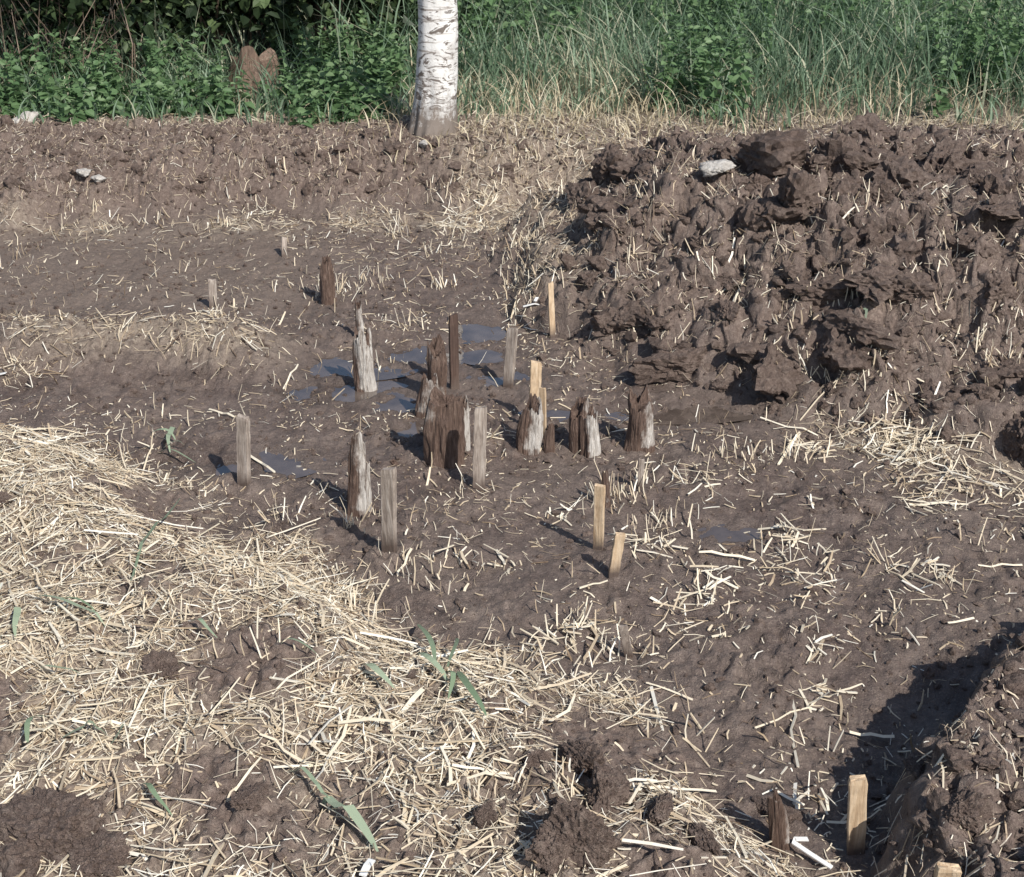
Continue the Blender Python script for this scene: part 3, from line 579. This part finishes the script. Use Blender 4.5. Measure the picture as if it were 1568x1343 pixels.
for i in range(n):
    z=float(Hgt(x[i:i+1],y[i:i+1])[0])+.7+.2*rng.random()
    a=rng.normal(size=(30,3))*[.03,.03,.008];P.append(a+[x[i],y[i],z])
P=np.concatenate(P);V,q,nn=leaves(P,rng.normal(size=P.shape)*[1,1,.3],np.full(len(P),.016));
m,nt,bs,out=newmat("white_petals");bs.inputs[0].default_value=(.7,.72,.66,1)
mk("cow_parsley_flowers",V,q,None,m)
def bush(name,cx,cy,rx,ry,h,nl_,ls,mat,z0=.3,seed=0,nb=40):
    C=[];W=[];tips=[]
    for i in range(nb):
        a=rng.uniform(0,2*np.pi);r=math.sqrt(rng.random());e=np.array([cx+rx*r*math.cos(a),cy+ry*r*math.sin(a),z0+h*(.35+.65*rng.random())*(1-.35*r*r)])
        b=np.array([cx+rng.normal()*rx*.45,cy+rng.normal()*ry*.3,z0-.05]);m_=(b*.45+e*.55)+rng.normal(size=3)*.1;m_[2]=z0+(e[2]-z0)*.6
        C.append([b,m_,e]);W.append([.012,.008,.003]);tips.append((b,m_,e))
    V2,q2,t2,_=tubes(np.array(C),np.array(W),1)
    wood=mk("branches",V2,q2,t2,M_brown,{'low':np.zeros(len(V2))})
    k=nl_//nb;P=[]
    for b,m_,e in tips:
        t=rng.random((k,1))**.6;p=m_*(1-t)+e*t+rng.normal(size=(k,3))*.13;P.append(p)
    P=np.concatenate(P);D=rng.normal(size=P.shape)+[0,-.3,-.2]
    V,q,n=leaves(P,D,ls*(.6+.7*rng.random(len(P))));
    lf=mk("foliage",V,q,None,mat,{'rnd':np.repeat(rng.random(len(P)),n)})
    e=bpy.data.objects.new(name,None);bpy.context.collection.objects.link(e)
    for o in(wood,lf):o.parent=e
for (cx,cy,rx,ry,h) in [(-4.6,10.8,1.2,.8,1.8),(-3.1,10.7,1.0,.8,1.6),(-1.8,10.6,.8,.6,1.6),(-1.0,11.2,.6,.6,1.4),(-5.8,10.6,.9,.9,2.)]:
    bush("hazel_shrub",cx,cy,rx,ry,h,4600,.09,M_shrub)
for i in range(9):
    bush("hedge_shrub",-9+i*2.4,15+rng.uniform(-.5,.5),1.6,1.0,2.6,2400,.14,M_shrub)
n=170;x=rng.uniform(-4.2,-2.6,n);y=rng.uniform(9.7,10.4,n);z=Hgt(x,y);h=.25+.45*rng.random(n)
C=np.stack([np.stack([x,y,z],-1),np.stack([x+rng.normal(size=n)*.03,y,z+h*.5],-1),np.stack([x+rng.normal(size=n)*.10,y+rng.normal(size=n)*.08,z+h],-1)],1)
V,q,t,k=tubes(C,np.tile([.005,.004,.002],(n,1)),1);mk("dead_stalks",V,q,t,straw_mat("brown_stalks",[(0,(.09,.065,.05)),(1,(.30,.225,.17))]),{'rnd':np.repeat(rng.random(n),k)})
# ------------------------------------------------------------------ birch tree
bx,by,bz=gp(663,200);print('birch',bx,by,bz)
na,nh=64,150;th=np.linspace(0,2*np.pi,na,endpoint=False);ca,sa=np.cos(th),np.sin(th);V=[];A=[]
HT=9.0
for i in range(nh+1):
    k=(i/nh)**1.6;zz=-.15+k*HT;r=.124*(1-.85*k)+.025*math.exp(-max(zz,0)*8)
    g=1+.06*n3(np.stack([ca*1.5,sa*1.5,np.full(na,zz*2)],-1),3)+(.10*math.exp(-max(zz,0)*5)+.03)*n3(np.stack([ca*5,sa*5,np.full(na,zz*9)],-1),4)
    V.append(np.stack([r*g*ca+.035*zz+.02*math.sin(zz*3),r*g*sa+.03*math.sin(zz*.7),np.full(na,zz)],-1));A.append(np.full(na,math.exp(-max(zz,0)*4)))
V=np.concatenate(V);q=[(i*na+j,i*na+(j+1)%na,(i+1)*na+(j+1)%na,(i+1)*na+j) for i in range(nh) for j in range(na)]
tr=mk("trunk",V,q,None,M_birch,{'low':np.concatenate(A)},True)
C=[];W=[];P=[]
for i in range(62):  # unseen treetop, limbs kept to the left to shade the shrubs behind
    z0=2.4+5.4*rng.random();a=rng.uniform(1.2,5.1);L=(2.9-.25*z0)*rng.uniform(.6,1.1)+.4
    off=np.array([.035*z0,0,0]);b=np.array([0,0,z0])+off;d=np.array([math.cos(a)-.45,math.sin(a),.35]);e=b+d*L;m_=(b+e)/2+[0,0,.25]
    C.append([b,m_,e]);W.append([.03,.018,.005])
    for s in range(5):
        t=rng.uniform(.35,1);c=b*(1-t)+e*t+[0,0,.2*math.sin(3*t)];P.append(c+rng.normal(size=(45,3))*[.26,.26,.22]-[0,0,.12])
V,q,t,_=tubes(np.array(C),np.array(W),1,3);lb=mk("limbs",V,q,t,M_birch,{'low':np.zeros(len(V))})
P=np.concatenate(P);V,q,k=leaves(P,rng.normal(size=P.shape)-[0,0,.8],.055+.03*rng.random(len(P)));cr=mk("shade_crown",V,q,None,M_birchleaf,{'rnd':np.repeat(rng.random(len(P)),k)})
e=bpy.data.objects.new("birch_tree",None);bpy.context.collection.objects.link(e);e.location=(bx,by,bz)
for o in(tr,lb,cr):o.parent=e
mk("green_reed_leaves",np.concatenate(RV),np.concatenate(RQ),None,M_reed,{'rnd':np.concatenate(RR)})
# ------------------------------------------------------------------ light
EL=42;sx,sy=math.sin(R(35)),-math.cos(R(35))
d=Vector((sx*math.cos(R(EL)),sy*math.cos(R(EL)),math.sin(R(EL))))
L=bpy.data.lights.new("sun",'SUN');L.energy=5.0;L.angle=R(.5);L.color=(1,.955,.885)
lo=bpy.data.objects.new("sun",L);bpy.context.collection.objects.link(lo);lo.rotation_euler=d.to_track_quat('Z','Y').to_euler();lo.location=(4,-6,8)
w=bpy.data.worlds.new("World");bpy.context.scene.world=w;w.use_nodes=True;nt=w.node_tree
sk=nt.nodes.new('ShaderNodeTexSky');sk.sky_type='NISHITA';sk.sun_disc=False;sk.sun_elevation=R(EL);sk.sun_rotation=math.atan2(sx,sy)
bg=nt.nodes['Background'];bg.inputs[1].default_value=.11;nt.links.new(sk.outputs[0],bg.inputs[0])
sc=bpy.context.scene;sc.view_settings.view_transform='Standard';sc.view_settings.look='None';sc.view_settings.exposure=0
